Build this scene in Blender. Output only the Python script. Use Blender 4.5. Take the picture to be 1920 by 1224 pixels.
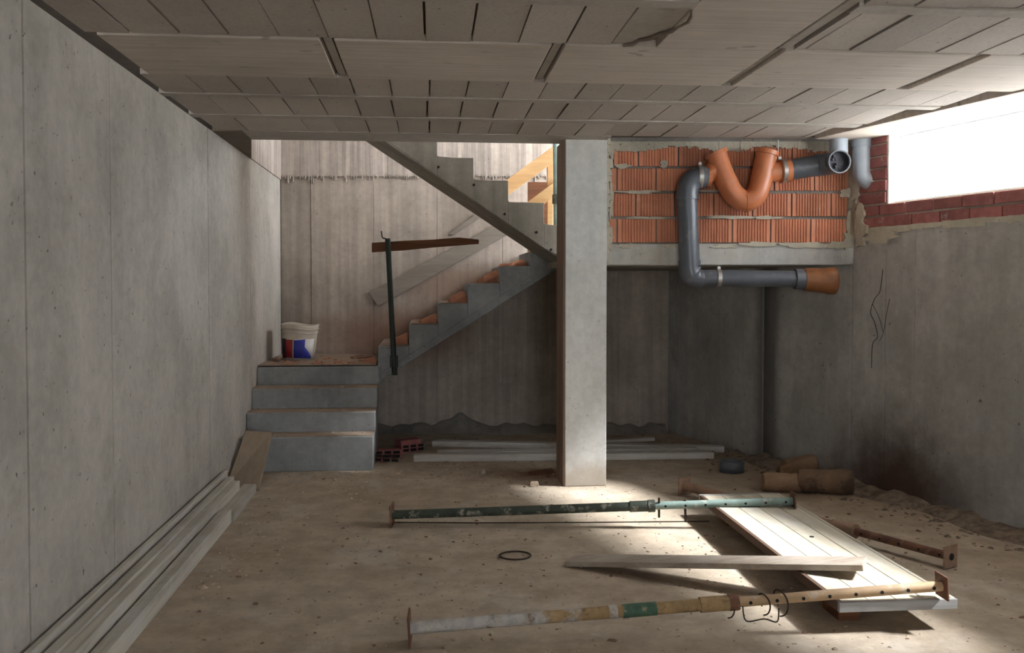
import bpy, bmesh, math, random
from mathutils import Vector, Matrix
random.seed(11)
S = bpy.context.scene
for o in list(bpy.data.objects): bpy.data.objects.remove(o)
COL = S.collection

# ------------------------------------------------------------------ camera, sky, sun, exposure
FPX, CX, CY, CAMZ = 1731.0, 960.0, 581.0, 1.454
YAW, PITCH = math.radians(5.22), math.atan(46/1731.0)
cam = bpy.data.cameras.new('camera'); camo = bpy.data.objects.new('camera', cam); COL.objects.link(camo)
cam.sensor_width = 36; cam.lens = 36*FPX/1920; cam.shift_y = -(612-CY)/1920
cam.clip_start = .05; cam.clip_end = 300
camo.location = (0, 0, CAMZ); camo.rotation_euler = (math.pi/2-PITCH, 0, -YAW)
S.camera = camo

SUN_DIR = Vector((-1.67, .44, -1.75)).normalized()
SUN_E, SKY_E, EXPOSURE = 31.0, 17.0, -0.12
w = bpy.data.worlds.new('sky'); S.world = w; w.use_nodes = True
wn = w.node_tree.nodes; bg = wn['Background']
bg.inputs[0].default_value = (.90, .955, 1.0, 1); bg.inputs[1].default_value = SKY_E
sun = bpy.data.lights.new('sun', 'SUN'); suno = bpy.data.objects.new('sun', sun); COL.objects.link(suno)
sun.energy = SUN_E; sun.angle = math.radians(10); sun.color = (.95, .98, 1)
suno.rotation_euler = SUN_DIR.to_track_quat('-Z', 'Y').to_euler(); suno.location = (8, 0, 9)
def portal(name, loc, nrm, sx, sy):
    l = bpy.data.lights.new(name, 'AREA'); l.shape = 'RECTANGLE'; l.size = sx; l.size_y = sy
    l.cycles.is_portal = True
    o = bpy.data.objects.new(name, l); COL.objects.link(o); o.location = loc
    o.rotation_euler = Vector(nrm).to_track_quat('-Z', 'Z').to_euler()
S.view_settings.view_transform = 'Standard'; S.view_settings.look = 'None'
S.view_settings.gamma = 1; S.view_settings.use_curve_mapping = False
S.view_settings.exposure = EXPOSURE
S.cycles.max_bounces = 10; S.cycles.diffuse_bounces = 7; S.cycles.glossy_bounces = 3
S.cycles.use_denoising = True
S.cycles.caustics_reflective = False; S.cycles.caustics_refractive = False
S.cycles.sample_clamp_indirect = 6

# ------------------------------------------------------------------ measuring helpers (photo frame 1920 x 1224)
_F = Vector((math.sin(YAW)*math.cos(PITCH), math.cos(YAW)*math.cos(PITCH), -math.sin(PITCH)))
_R = Vector((math.cos(YAW), -math.sin(YAW), 0))
_U = Vector((math.sin(YAW)*math.sin(PITCH), math.cos(YAW)*math.sin(PITCH), math.cos(PITCH)))
EYE = Vector((0, 0, CAMZ))
def ray(x, y): return _F + _R*((x-CX)/FPX) + _U*((CY-y)/FPX)
def on_z(x, y, z=0.0): d = ray(x, y); return EYE + d*((z-CAMZ)/d.z)
def on_y(x, y, v): d = ray(x, y); return EYE + d*(v/d.y)
def on_plane(x, y, p, n): d = ray(x, y); return EYE + d*((Vector(p)-EYE).dot(n)/d.dot(n))

# ------------------------------------------------------------------ mesh helpers
WORLD = {}
def thing(name, label, cat, loc=(0, 0, 0), group=None):
    o = bpy.data.objects.new(name, None); COL.objects.link(o); o.location = loc
    o.empty_display_size = .05
    WORLD[o] = Vector(loc); tag(o, label, cat, group); return o
def tag(o, label=None, cat=None, group=None, kind=None):
    if label: o['label'] = label
    if cat: o['category'] = cat
    if group: o['group'] = group
    if kind: o['kind'] = kind
    return o
class MB:
    def __init__(s): s.v = []; s.f = []; s.sm = []
    def add(s, vs, fs, smooth=False):
        n = len(s.v); s.v += [Vector(p) for p in vs]; s.f += [tuple(i+n for i in f) for f in fs]; s.sm += [smooth]*len(fs); return s
    def box(s, a, b, M=None):
        x0, y0, z0 = a; x1, y1, z1 = b
        vs = [Vector(p) for p in ((x0,y0,z0),(x1,y0,z0),(x1,y1,z0),(x0,y1,z0),(x0,y0,z1),(x1,y0,z1),(x1,y1,z1),(x0,y1,z1))]
        if M: vs = [M @ p for p in vs]
        return s.add(vs, [(0,3,2,1),(4,5,6,7),(0,1,5,4),(1,2,6,5),(2,3,7,6),(3,0,4,7)])
    def prism(s, poly, d, smooth=False):
        """poly: list of points (one planar outline), d: extrusion vector"""
        d = Vector(d); n = len(poly); p = [Vector(q) for q in poly]
        fs = [tuple(range(n))[::-1], tuple(range(n, 2*n))] + [(i, (i+1) % n, n+(i+1) % n, n+i) for i in range(n)]
        return s.add(p + [q+d for q in p], fs, smooth)
    def beam(s, a, b, w, h, up=(0, 0, 1)):
        """bar from a to b, section w (sideways) x h (along up)"""
        a = Vector(a); b = Vector(b); d = (b-a).normalized(); side = d.cross(Vector(up)).normalized(); u = side.cross(d).normalized()
        vs = [q + side*(w/2*i) + u*(h/2*j) for q in (a, b) for i, j in ((-1,-1),(1,-1),(1,1),(-1,1))]
        return s.add(vs, [(3,2,1,0),(4,5,6,7),(0,1,5,4),(1,2,6,5),(2,3,7,6),(3,0,4,7)])
    def tube(s, pts, r, n=20, caps=True, r_in=None, closed=False):
        pts = [Vector(p) for p in pts]; m = len(pts); rs = r if isinstance(r, (list, tuple)) else [r]*m
        rings = []; prev = None
        for i, p in enumerate(pts):
            if closed: t = (pts[(i+1) % m]-pts[i-1]).normalized()
            else: t = (pts[min(i+1, m-1)]-pts[max(i-1, 0)]).normalized()
            if prev is None:
                a = Vector((0, 0, 1)) if abs(t.z) < .9 else Vector((1, 0, 0)); u = t.cross(a).normalized()
            else: u = (prev - t*prev.dot(t)).normalized()
            prev = u; q = t.cross(u)
            rings.append([p + (u*math.cos(2*math.pi*k/n) + q*math.sin(2*math.pi*k/n))*rs[i] for k in range(n)])
        vs = [x for rg in rings for x in rg]; fs = []
        for i in range(m if closed else m-1):
            j = (i+1) % m
            for k in range(n): fs.append((i*n+k, i*n+(k+1) % n, j*n+(k+1) % n, j*n+k))
        s.add(vs, fs, True)
        if caps and not closed: s.add(rings[0], [tuple(range(n))[::-1]]); s.add(rings[-1], [tuple(range(n))])
        return s
    def pipe(s, a, b, r, r_in, n=24):
        """open hollow pipe with wall thickness"""
        a = Vector(a); b = Vector(b); t = (b-a).normalized(); k0 = Vector((0,0,1)) if abs(t.z) < .9 else Vector((1,0,0)); u = t.cross(k0).normalized(); q = t.cross(u)
        vs = []
        for c, rr in ((a, r), (b, r), (b, r_in), (a, r_in)):
            vs += [c + (u*math.cos(2*math.pi*k/n)+q*math.sin(2*math.pi*k/n))*rr for k in range(n)]
        fs = [(i*n+k, i*n+(k+1) % n, ((i+1) % 4)*n+(k+1) % n, ((i+1) % 4)*n+k) for i in range(4) for k in range(n)]
        n0 = len(s.f); s.add(vs, fs, False)
        for i in (0, 2):
            for k in range(n): s.sm[n0+i*n+k] = True
        return s
    def mesh(s, name, mat, off):
        me = bpy.data.meshes.new(name); me.from_pydata([p-off for p in s.v], [], s.f)
        bm = bmesh.new(); bm.from_mesh(me); bmesh.ops.recalc_face_normals(bm, faces=bm.faces); bm.to_mesh(me); bm.free()
        me.polygons.foreach_set('use_smooth', s.sm)
        me.materials.append(mat); return me
    def build(s, name, mat, parent=None, bevel=0, at=None):
        c = Vector(at) if at is not None else sum(s.v, Vector())/len(s.v)
        o = bpy.data.objects.new(name, s.mesh(name, mat, c)); COL.objects.link(o)
        WORLD[o] = c
        if parent is not None: o.parent = parent; o.location = c - WORLD[parent]
        else: o.location = c
        if bevel:
            b = o.modifiers.new('edge', 'BEVEL'); b.width = bevel; b.segments = 2; b.limit_method = 'ANGLE'; b.angle_limit = .7
        return o
def copy_part(o, parent, loc, rz=None, scale=None):
    c = o.copy(); COL.objects.link(c); c.parent = parent; WORLD[c] = Vector(loc)
    c.location = Vector(loc) - (WORLD[parent] if parent is not None else Vector())
    if rz is not None: c.rotation_euler = (0, 0, rz)
    if scale: c.scale = scale
    return c
def struct(o): o['kind'] = 'structure'; return o
def smooth_path(pts, k=8):
    pts = [Vector(p) for p in pts]; out = []
    for i in range(len(pts)-1):
        p0 = pts[max(i-1, 0)]; p1 = pts[i]; p2 = pts[i+1]; p3 = pts[min(i+2, len(pts)-1)]
        for j in range(k):
            t = j/k
            out.append(.5*((2*p1)+(p2-p0)*t+(2*p0-5*p1+4*p2-p3)*t*t+(3*p1-p0-3*p2+p3)*t**3))
    return out+[pts[-1]]
def fillet(pts, r, k=8):
    pts = [Vector(p) for p in pts]; out = [pts[0]]
    for i in range(1, len(pts)-1):
        a = (pts[i-1]-pts[i]).normalized(); b = (pts[i+1]-pts[i]).normalized(); p0 = pts[i]+a*r; p1 = pts[i]+b*r
        for j in range(k+1):
            t = j/k; out.append(p0*(1-t)**2 + pts[i]*2*t*(1-t) + p1*t*t)
    return out+[pts[-1]]

# ------------------------------------------------------------------ materials
class NT:
    def __init__(s, name):
        s.m = bpy.data.materials.new(name); s.m.use_nodes = True; s.t = s.m.node_tree; s.b = s.t.nodes['Principled BSDF']
        s.pos = s.t.nodes.new('ShaderNodeNewGeometry').outputs['Position']
    def n(s, typ, **k):
        x = s.t.nodes.new(typ)
        for a, v in k.items(): setattr(x, a, v)
        return x
    def set(s, sock, v):
        if isinstance(v, bpy.types.NodeSocket): s.t.links.new(v, sock)
        elif hasattr(v, '__len__') and len(v) == 3 and sock.type == 'RGBA': sock.default_value = (*v, 1)
        else: sock.default_value = v
    def mapping(s, scale=(1,1,1), rot=(0,0,0), src=None):
        m = s.n('ShaderNodeMapping'); s.set(m.inputs[0], src or s.pos); m.inputs['Scale'].default_value = scale; m.inputs['Rotation'].default_value = rot; return m.outputs[0]
    def noise(s, scale=1, detail=6, rough=.6, vec=None, dist=0):
        x = s.n('ShaderNodeTexNoise'); s.set(x.inputs['Vector'], vec or s.pos); x.inputs['Scale'].default_value = scale; x.inputs['Detail'].default_value = detail; x.inputs['Roughness'].default_value = rough; x.inputs['Distortion'].default_value = dist; return x.outputs[0]
    def ramp(s, v, a, b, lo=0., hi=1.):
        x = s.n('ShaderNodeMapRange'); s.set(x.inputs[0], v); x.inputs[1].default_value = a; x.inputs[2].default_value = b; x.inputs[3].default_value = lo; x.inputs[4].default_value = hi; x.interpolation_type = 'SMOOTHSTEP'; return x.outputs[0]
    def mix(s, f, a, b, mode='MIX'):
        x = s.n('ShaderNodeMix', data_type='RGBA', blend_type=mode); s.set(x.inputs[0], f); s.set(x.inputs[6], a); s.set(x.inputs[7], b); return x.outputs[2]
    def math(s, op, a, b=0.):
        x = s.n('ShaderNodeMath', operation=op); s.set(x.inputs[0], a); s.set(x.inputs[1], b); return x.outputs[0]
    def rnd(s): return s.n('ShaderNodeObjectInfo').outputs['Random']
    def scalecol(s, c, f): # multiply colour by scalar socket
        y = s.n('ShaderNodeVectorMath', operation='SCALE'); s.set(y.inputs[0], c); s.set(y.inputs['Scale'], f); return y.outputs[0]
    def bump(s, h, strength=.3, dist=.01):
        x = s.n('ShaderNodeBump'); x.inputs['Strength'].default_value = strength; x.inputs['Distance'].default_value = dist; s.set(x.inputs['Height'], h); s.t.links.new(x.outputs[0], s.b.inputs['Normal'])
    def done(s, col, rough=.9, metal=0., spec=.3):
        s.set(s.b.inputs['Base Color'], col); s.set(s.b.inputs['Roughness'], rough); s.b.inputs['Metallic'].default_value = metal
        s.b.inputs['Specular IOR Level'].default_value = spec; return s.m
def concrete(name, col, var=.18, streak=.15, pits=.5, rough=.92, bump=.25, dirt=None, dirt_amt=.0, rnd=.0, fine=18, stains=(), low_dirt=None, streak_xy=9):
    t = NT(name); c = Vector(col)
    big = t.noise(1.3, 5, .65)
    f = t.ramp(big, .3, .7, 1-var, 1+var)
    st = t.noise(1, 4, .6, t.mapping((streak_xy, streak_xy, .5)))
    f = t.math('MULTIPLY', f, t.ramp(st, .3, .7, 1-streak, 1+streak))
    fi = t.noise(fine, 4, .7); f = t.math('MULTIPLY', f, t.ramp(fi, .3, .7, .93, 1.07))
    pt = t.noise(34, 2, .5); pm = t.ramp(pt, .70, .76); f = t.math('MULTIPLY', f, t.math('SUBTRACT', 1., t.math('MULTIPLY', pm, pits)))
    if rnd: f = t.math('MULTIPLY', f, t.math('ADD', 1-rnd, t.math('MULTIPLY', t.rnd(), 2*rnd)))
    colr = t.scalecol(tuple(c), f)
    if dirt: colr = t.mix(t.math('MULTIPLY', t.ramp(t.noise(2.2, 7, .7), .5, .72), dirt_amt), colr, dirt)
    if low_dirt: # splash zone: colour, height
        dc, z0, z1, amt = low_dirt
        sp = t.n('ShaderNodeSeparateXYZ'); t.set(sp.inputs[0], t.pos)
        mk = t.math('MULTIPLY', t.ramp(t.math('ADD', sp.outputs[2], t.math('MULTIPLY', t.noise(3, 6, .7), .5)), z0+.25, z1+.25, 1., 0.), amt)
        colr = t.mix(mk, colr, dc)
    for (p, sc, dc, r0, r1, amt) in stains:
        m = t.n('ShaderNodeVectorMath', operation='SUBTRACT'); t.set(m.inputs[0], t.pos); m.inputs[1].default_value = p
        m2 = t.n('ShaderNodeVectorMath', operation='MULTIPLY'); t.set(m2.inputs[0], m.outputs[0]); m2.inputs[1].default_value = sc
        L = t.n('ShaderNodeVectorMath', operation='LENGTH'); t.set(L.inputs[0], m2.outputs[0])
        d = t.math('ADD', L.outputs['Value'], t.math('MULTIPLY', t.math('SUBTRACT', t.noise(3.5, 6, .7), .5), .6))
        colr = t.mix(t.math('MULTIPLY', t.ramp(d, r0, r1, 1., 0.), amt), colr, dc)
    hh = t.math('ADD', t.math('MULTIPLY', fi, .6), t.math('SUBTRACT', t.math('MULTIPLY', st, streak*3), t.math('MULTIPLY', pm, 1.2)))
    t.bump(hh, bump, .006)
    return t.done(colr, rough)
def wood(name, col, dark, axis=0, scale=22, rnd=.12, dust=None, dust_amt=0., rough=.8):
    t = NT(name); sc = [scale, scale, scale]; sc[axis] = .9
    co = t.n('ShaderNodeTexCoord').outputs['Object']
    g = t.noise(1, 6, .65, t.mapping(tuple(sc), src=co), .6)
    c = t.mix(t.ramp(g, .35, .68), col, dark)
    c = t.scalecol(c, t.math('ADD', 1-rnd, t.math('MULTIPLY', t.rnd(), 2*rnd)))
    if dust: c = t.mix(t.math('MULTIPLY', t.ramp(t.noise(4, 7, .7), .42, .66), dust_amt), c, dust)
    t.bump(g, .25, .004)
    return t.done(c, rough)
def simple(name, col, rough=.6, metal=0., var=.12, scale=9, spots=None, spot_amt=.0, spot_scale=14, rnd=0., spot_thr=.55, bump=.1, spec=.4):
    t = NT(name); f = t.ramp(t.noise(scale, 5, .65), .3, .7, 1-var, 1+var)
    if rnd: f = t.math('MULTIPLY', f, t.math('ADD', 1-rnd, t.math('MULTIPLY', t.rnd(), 2*rnd)))
    c = t.scalecol(col, f)
    if spots: c = t.mix(t.math('MULTIPLY', t.ramp(t.noise(spot_scale, 6, .7), spot_thr, spot_thr+.1), spot_amt), c, spots)
    t.bump(t.noise(40, 3, .6), bump, .002)
    return t.done(c, rough, metal, spec)
M = {}
M['left'] = concrete('left_wall_concrete', (.40, .37, .33), var=.16, streak=.035, pits=.65, rnd=.04, dirt=(.27, .25, .21), dirt_amt=.5)
M['back'] = concrete('back_wall_concrete', (.355, .302, .26), var=.2, streak=.13, pits=.35, bump=.5, rnd=.12, streak_xy=16, stains=[((-.35, 9.2, .95), (.85, 0, 2.6), (.20, .10, .06), .2, 1.0, .7), ((.3, 9.2, 1.45), (1.3, 0, 3.2), (.22, .12, .075), .2, 1.0, .55)])
M['backtop'] = concrete('upper_wall_concrete', (.40, .345, .305), var=.14, streak=.3, pits=.2, bump=.5, streak_xy=22)
M['right'] = concrete('right_wall_concrete', (.36, .345, .325), var=.2, streak=.07, pits=.55, dirt=(.22, .2, .18), dirt_amt=.5,
    stains=[((3.14, 5.98, .0), (1.0, 1.0, 1.15), (.055, .026, .014), .15, .95, .95), ((2.80, 7.42, .9), (4.2, 4.2, .12), (.10, .09, .085), .3, 1.0, .7)])
M['column'] = concrete('column_concrete', (.58, .575, .55), var=.1, streak=.06, pits=.35, low_dirt=((.36, .29, .22), .0, .25, .7))
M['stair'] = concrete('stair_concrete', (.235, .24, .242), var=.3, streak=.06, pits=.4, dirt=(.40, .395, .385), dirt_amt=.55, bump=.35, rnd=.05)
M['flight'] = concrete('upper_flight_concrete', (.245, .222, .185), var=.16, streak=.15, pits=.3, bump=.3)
M['dust'] = concrete('brick_dust', (.26, .195, .15), var=.3, streak=0, pits=.3, bump=.5)
M['beam'] = concrete('beam_concrete', (.40, .39, .37), var=.18, streak=.1, pits=.4, dirt=(.48, .43, .33), dirt_amt=.5)
M['mortar'] = concrete('mortar', (.42, .385, .31), var=.25, streak=0, pits=.5, bump=.9, fine=30)
M['block'] = concrete('ceiling_block_concrete', (.40, .355, .312), var=.08, streak=0, pits=.6, rnd=.11, fine=60, bump=.6)
M['joist'] = concrete('joist_concrete', (.37, .335, .295), var=.12, streak=0, pits=.3)
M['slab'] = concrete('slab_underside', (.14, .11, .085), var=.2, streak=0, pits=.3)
def board_concrete():
    t = NT('board_marked_concrete'); g = t.noise(1, 5, .65, t.mapping((1.1, 42, 8)), .4)
    big = t.noise(1.5, 5, .6)
    f = t.math('MULTIPLY', t.ramp(g, .3, .7, .86, 1.08), t.ramp(big, .3, .7, .88, 1.12))
    kn = t.ramp(t.noise(7, 1, .4, t.mapping((1, 2.4, 1))), .72, .78); f = t.math('MULTIPLY', f, t.math('SUBTRACT', 1., t.math('MULTIPLY', kn, .35)))
    c = t.scalecol((.50, .44, .38), f); t.bump(g, .35, .006); return t.done(c, .9)
M['boardconc'] = board_concrete()
def floor_mat():
    t = NT('dusty_floor'); a = t.ramp(t.noise(.9, 7, .65), .3, .7); b = t.noise(5, 8, .75); f = t.ramp(b, .3, .7, .78, 1.16)
    c = t.mix(a, (.365, .29, .215), (.43, .355, .275)); c = t.scalecol(c, f)
    wd = t.ramp(t.noise(1.7, 6, .7, t.mapping((1, .8, 1))), .52, .68); c = t.mix(t.math('MULTIPLY', wd, .4), c, (.55, .50, .44))
    for p, sc, dc, r0, r1, am in (((1.0, 7.05, 0), (1.5, 3.2, 0), (.16, .075, .025), .2, 1.0, .8), ((2.75, 6.3, 0), (1.6, 2.6, 0), (.06, .035, .025), .1, 1., .85), ((2.9, 6.8, 0), (.8, .5, 0), (.27, .20, .13), .3, 1., .6)):
        m = t.n('ShaderNodeVectorMath', operation='SUBTRACT'); t.set(m.inputs[0], t.pos); m.inputs[1].default_value = p
        m2 = t.n('ShaderNodeVectorMath', operation='MULTIPLY'); t.set(m2.inputs[0], m.outputs[0]); m2.inputs[1].default_value = sc
        L = t.n('ShaderNodeVectorMath', operation='LENGTH'); t.set(L.inputs[0], m2.outputs[0])
        d = t.math('ADD', L.outputs['Value'], t.math('MULTIPLY', t.math('SUBTRACT', t.noise(2.5, 6, .7), .5), .7))
        c = t.mix(t.math('MULTIPLY', t.ramp(d, r0, r1, 1., 0.), am), c, dc)
    sp = t.ramp(t.noise(48, 3, .6), .70, .76); c = t.mix(t.math('MULTIPLY', sp, .65), c, (.17, .11, .075))
    t.bump(t.math('ADD', t.math('MULTIPLY', b, .8), t.noise(30, 5, .7)), .35, .012)
    return t.done(c, .93)
M['floor'] = floor_mat()
def hollow_mat():
    t = NT('hollow_brick_clay'); f = t.math('MULTIPLY', t.ramp(t.noise(6, 5, .6), .3, .7, .88, 1.1), t.math('ADD', .9, t.math('MULTIPLY', t.rnd(), .2)))
    c = t.scalecol((.55, .235, .14), f)
    c = t.mix(t.math('MULTIPLY', t.ramp(t.noise(5, 8, .75), .56, .7), .45), c, (.56, .42, .33)); t.bump(t.noise(50, 3, .6), .15, .003); return t.done(c, .85)
M['hollow'] = hollow_mat()
M['red'] = simple('red_brick_clay', (.27, .098, .092), .85, var=.2, scale=12, spots=(.45, .36, .34), spot_amt=.5, spot_scale=16, rnd=.18, spot_thr=.58, bump=.3)
M['grey_pvc'] = simple('grey_pvc', (.085, .094, .112), .36, var=.1, spots=(.26, .25, .24), spot_amt=.3, spot_scale=8, spot_thr=.56, bump=.03, spec=.5)
M['pale_pvc'] = simple('pale_grey_pvc', (.33, .37, .42), .38, var=.08, bump=.03, spec=.5)
M['orange_pvc'] = simple('orange_pvc', (.46, .15, .06), .42, var=.1, spots=(.40, .20, .11), spot_amt=.35, spot_scale=7, bump=.03, spec=.5)
M['rust_pvc'] = simple('brown_orange_pvc', (.22, .085, .03), .5, var=.25, bump=.05)
M['steel'] = simple('galvanised_clamp', (.62, .62, .60), .35, .9, var=.15)
M['inside'] = simple('pipe_inside', (.035, .035, .045), .7, var=.5, scale=25)
M['green'] = simple('green_paint_prop', (.044, .055, .040), .65, var=.3, spots=(.30, .28, .23), spot_amt=.8, spot_scale=13, spot_thr=.53, bump=.3)
M['palegreen'] = simple('pale_green_paint', (.16, .22, .195), .55, var=.15, spots=(.40, .38, .33), spot_amt=.5, spot_scale=12)
M['darkgreen'] = simple('dark_green_paint', (.014, .02, .014), .6, var=.3, spots=(.3, .3, .26), spot_amt=.7, spot_scale=30, spot_thr=.62)
M['ochre'] = simple('ochre_paint_prop', (.33, .22, .11), .65, var=.2, spots=(.46, .43, .40), spot_amt=.75, spot_scale=9, spot_thr=.53, bump=.3)
def worn_ochre():
    t = NT('worn_ochre_paint'); sp = t.n('ShaderNodeSeparateXYZ'); t.set(sp.inputs[0], t.pos)
    m = t.ramp(t.math('ADD', sp.outputs[0], t.math('MULTIPLY', t.math('SUBTRACT', t.noise(9, 7, .7), .5), 1.6)), .35, .65, 1., 0.)
    c = t.scalecol(t.mix(m, (.31, .205, .10), (.40, .375, .345)), t.ramp(t.noise(22, 6, .7), .3, .7, .75, 1.2))
    c = t.mix(t.math('MULTIPLY', t.ramp(t.noise(14, 6, .7), .57, .66), .7), c, (.13, .075, .04)); t.bump(t.noise(60, 4, .6), .4, .003); return t.done(c, .75)
M['ochre'] = worn_ochre()
M['ochre2'] = simple('ochre_inner_tube', (.38, .25, .14), .6, var=.15, spots=(.50, .42, .33), spot_amt=.5, spot_scale=10, bump=.2)
M['whitish'] = simple('cement_crust', (.42, .39, .36), .9, var=.3, scale=20, spots=(.27, .2, .12), spot_amt=.7, spot_scale=9, bump=.5)
M['greenband'] = simple('green_paint_band', (.055, .11, .07), .65, var=.3, spots=(.33, .25, .14), spot_amt=.85, spot_scale=18)
M['rust'] = simple('rusty_steel', (.13, .06, .035), .85, var=.35, spots=(.28, .17, .11), spot_amt=.5, spot_scale=10, bump=.4)
M['tanrust'] = simple('dusty_rusty_tube', (.25, .16, .11), .85, var=.3, spots=(.12, .06, .04), spot_amt=.6, spot_scale=9, bump=.3)
M['hole'] = simple('dark_hole', (.012, .011, .01), .95, var=.2)
M['wire'] = simple('dark_wire', (.05, .035, .025), .6, .6, var=.3)
M['plank_u'] = wood('grey_plank_crosswise', (.40, .34, .28), (.29, .23, .18), 0, dust=(.46, .40, .34), dust_amt=.4)
M['panel'] = wood('pale_formwork_board', (.47, .42, .33), (.39, .335, .25), 1, 14, 0., dust=(.50, .48, .44), dust_amt=.6)
M['paneledge'] = wood('panel_edge', (.33, .33, .33), (.25, .24, .23), 0, 12, 0.)
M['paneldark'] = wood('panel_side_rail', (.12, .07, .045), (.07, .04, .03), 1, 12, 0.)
M['plank_v'] = wood('white_washed_plank', (.50, .47, .405), (.33, .30, .25), 1, 20, .12, dust=(.52, .51, .50), dust_amt=.55)
M['plank_far'] = wood('pale_plank', (.56, .54, .51), (.40, .37, .33), 0, 20, .14, dust=(.58, .58, .58), dust_amt=.5)
M['lean'] = wood('tan_plank', (.30, .235, .175), (.25, .19, .135), 1, 9, 0.)
M['brownwood'] = wood('dark_brown_board', (.15, .06, .025), (.085, .032, .015), 0, 16, 0.)
M['yellowwood'] = wood('yellow_board', (.62, .40, .20), (.52, .31, .14), 0, 12, .1)
M['greyboard'] = wood('weathered_board', (.26, .225, .19), (.21, .18, .15), 0, 12, .05)
M['sack'] = simple('brown_paper_roll', (.14, .085, .05), .9, var=.25, scale=7, spots=(.05, .03, .02), spot_amt=.75, spot_scale=4, spot_thr=.5, bump=.6)
M['sackpale'] = simple('tan_paper_roll', (.24, .15, .09), .9, var=.2, scale=7, spots=(.2, .1, .05), spot_amt=.5, spot_scale=5, bump=.6)
M['bucket'] = simple('bucket_plastic', (.52, .46, .38), .5, var=.12, spots=(.36, .28, .2), spot_amt=.45, spot_scale=9)
M['blue'] = simple('blue_print', (.03, .04, .30), .5, var=.1); M['redp'] = simple('red_print', (.25, .02, .02), .5, var=.15); M['whitep'] = simple('white_print', (.62, .60, .58), .5, var=.06)
M['darkred'] = simple('dark_print', (.03, .012, .02), .6, var=.2)
M['plaster'] = simple('white_plaster', (.78, .77, .75), .9, var=.05)
M['frame'] = simple('window_frame_paint', (.55, .58, .60), .5, var=.06)
M['ground'] = simple('bright_gravel', (.84, .82, .79), .95, var=.06, scale=4)
M['stone'] = simple('rubble', (.34, .265, .195), .95, var=.35, scale=30, spots=(.5, .47, .42), spot_amt=.6, spot_scale=3, bump=.5)
M['redstone'] = simple('brick_chips', (.18, .11, .08), .95, var=.35, scale=30, bump=.5)
M['soil'] = simple('soil_heap', (.17, .13, .095), .95, var=.4, scale=14, spots=(.33, .27, .21), spot_amt=.6, spot_scale=16, bump=1)
M['footing'] = concrete('rough_footing', (.22, .2, .18), var=.3, streak=0, pits=.6, bump=.9)

# ------------------------------------------------------------------ plan (x along the stair front, y into the room)
UL = -1.45                                   # inner face of the left wall
RC = Vector((2.37, 9.05, 0)); RD = Vector((.258, -.966, 0)).normalized(); RN = Vector((-RD.y, RD.x, 0))   # right wall: far corner, run, outward normal
if RN.x < 0: RN = -RN
def rw(s, d, z): q = RC + RD*s + RN*d; return Vector((q.x, q.y, z))
BD = Vector((math.cos(YAW), -math.sin(YAW), 0)); BN = Vector((-math.sin(YAW), -math.cos(YAW), 0))          # brick partition run, normal towards room
BP = Vector((1.29, 6.66, 0))
def bw(a, d, z): q = BP + BD*a + BN*d; return Vector((q.x, q.y, z))
def bpx(x, y, d=0.): return on_plane(x, y, BP + BN*d, BN)
KD = Vector((1, -.096, 0)).normalized(); KN = Vector((-.096, -1, 0)).normalized(); KP = Vector((-1.45, 9.35, 0))   # back wall
def kw(a, d, z): q = KP + KD*a + KN*d; return Vector((q.x, q.y, z))
def kpx(x, y, d=0.): return on_plane(x, y, KP + KN*d, KN)
def wallv(u): return 9.345-.096*(u+1.45)

# ------------------------------------------------------------------ floor
fl = MB(); fl.box((-1.8, -3.2, -.2), (6.2, 10, 0)); floor = struct(fl.build('floor', M['floor']))

# ------------------------------------------------------------------ left wall: concrete core + formwork panels
mb = MB(); mb.box((UL-.3, -3.2, 0), (UL-.012, 9.6, 2.5)); wl = struct(mb.build('wall_left', M['left']))
vs = [-3.2, -2.0, -.8, .4, 1.5, 2.55, 3.5, 4.405, 5.335, 6.315, 6.95, 7.77, 9.35]
for i in range(len(vs)-1):
    MB().box((UL-.012, vs[i]+.0045, 0), (UL-random.choice((0, .002, .003)), vs[i+1]-.0045, 2.5)).build('concrete_panel', M['left'], wl, .002)
MB().box((UL-.3, 6.6, 2.5), (UL+.008, 9.6, 3.7)).build('upper_wall', M['backtop'], wl)

# ------------------------------------------------------------------ back wall
mb = MB(); mb.prism([kw(-.3, -.012, 0), kw(4.2, -.012, 0), kw(4.2, -.3, 0), kw(-.3, -.3, 0)], (0, 0, 1.6)); mb.prism([kw(-.3, -.014, 1.6), kw(2.87, -.014, 1.6), kw(2.87, -.3, 1.6), kw(-.3, -.3, 1.6)], (0, 0, .94)); wb = struct(mb.build('wall_back', M['back']))
xs = [0, .30, .92, 1.55, 2.2, 2.85, 3.35, 3.84]
for i in range(len(xs)-1):
    top = 2.53 if xs[i+1] < 3. else 1.6
    MB().prism([kw(xs[i]+.002, random.choice((0, .004)), 0), kw(xs[i+1]-.002, random.choice((0, .004)), 0), kw(xs[i+1]-.002, -.2, 0), kw(xs[i]+.002, -.2, 0)], (0, 0, top)).build('concrete_panel', M['back'], wb, .002)
MB().prism([kw(-.3, .018, 2.53), kw(2.85, .018, 2.53), kw(2.85, -.3, 2.53), kw(-.3, -.3, 2.53)], (0, 0, 1.17)).build('upper_wall', M['backtop'], wb, .003)
MB().prism([kw(2.85, 0, 1.76), kw(4.2, 0, 1.76), kw(4.2, -.3, 1.76), kw(2.85, -.3, 1.76)], (0, 0, 1.2)).build('upper_wall', M['backtop'], wb)
rg = MB(); x = 0.02                                         # mortar that ran out of the pour line
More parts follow.
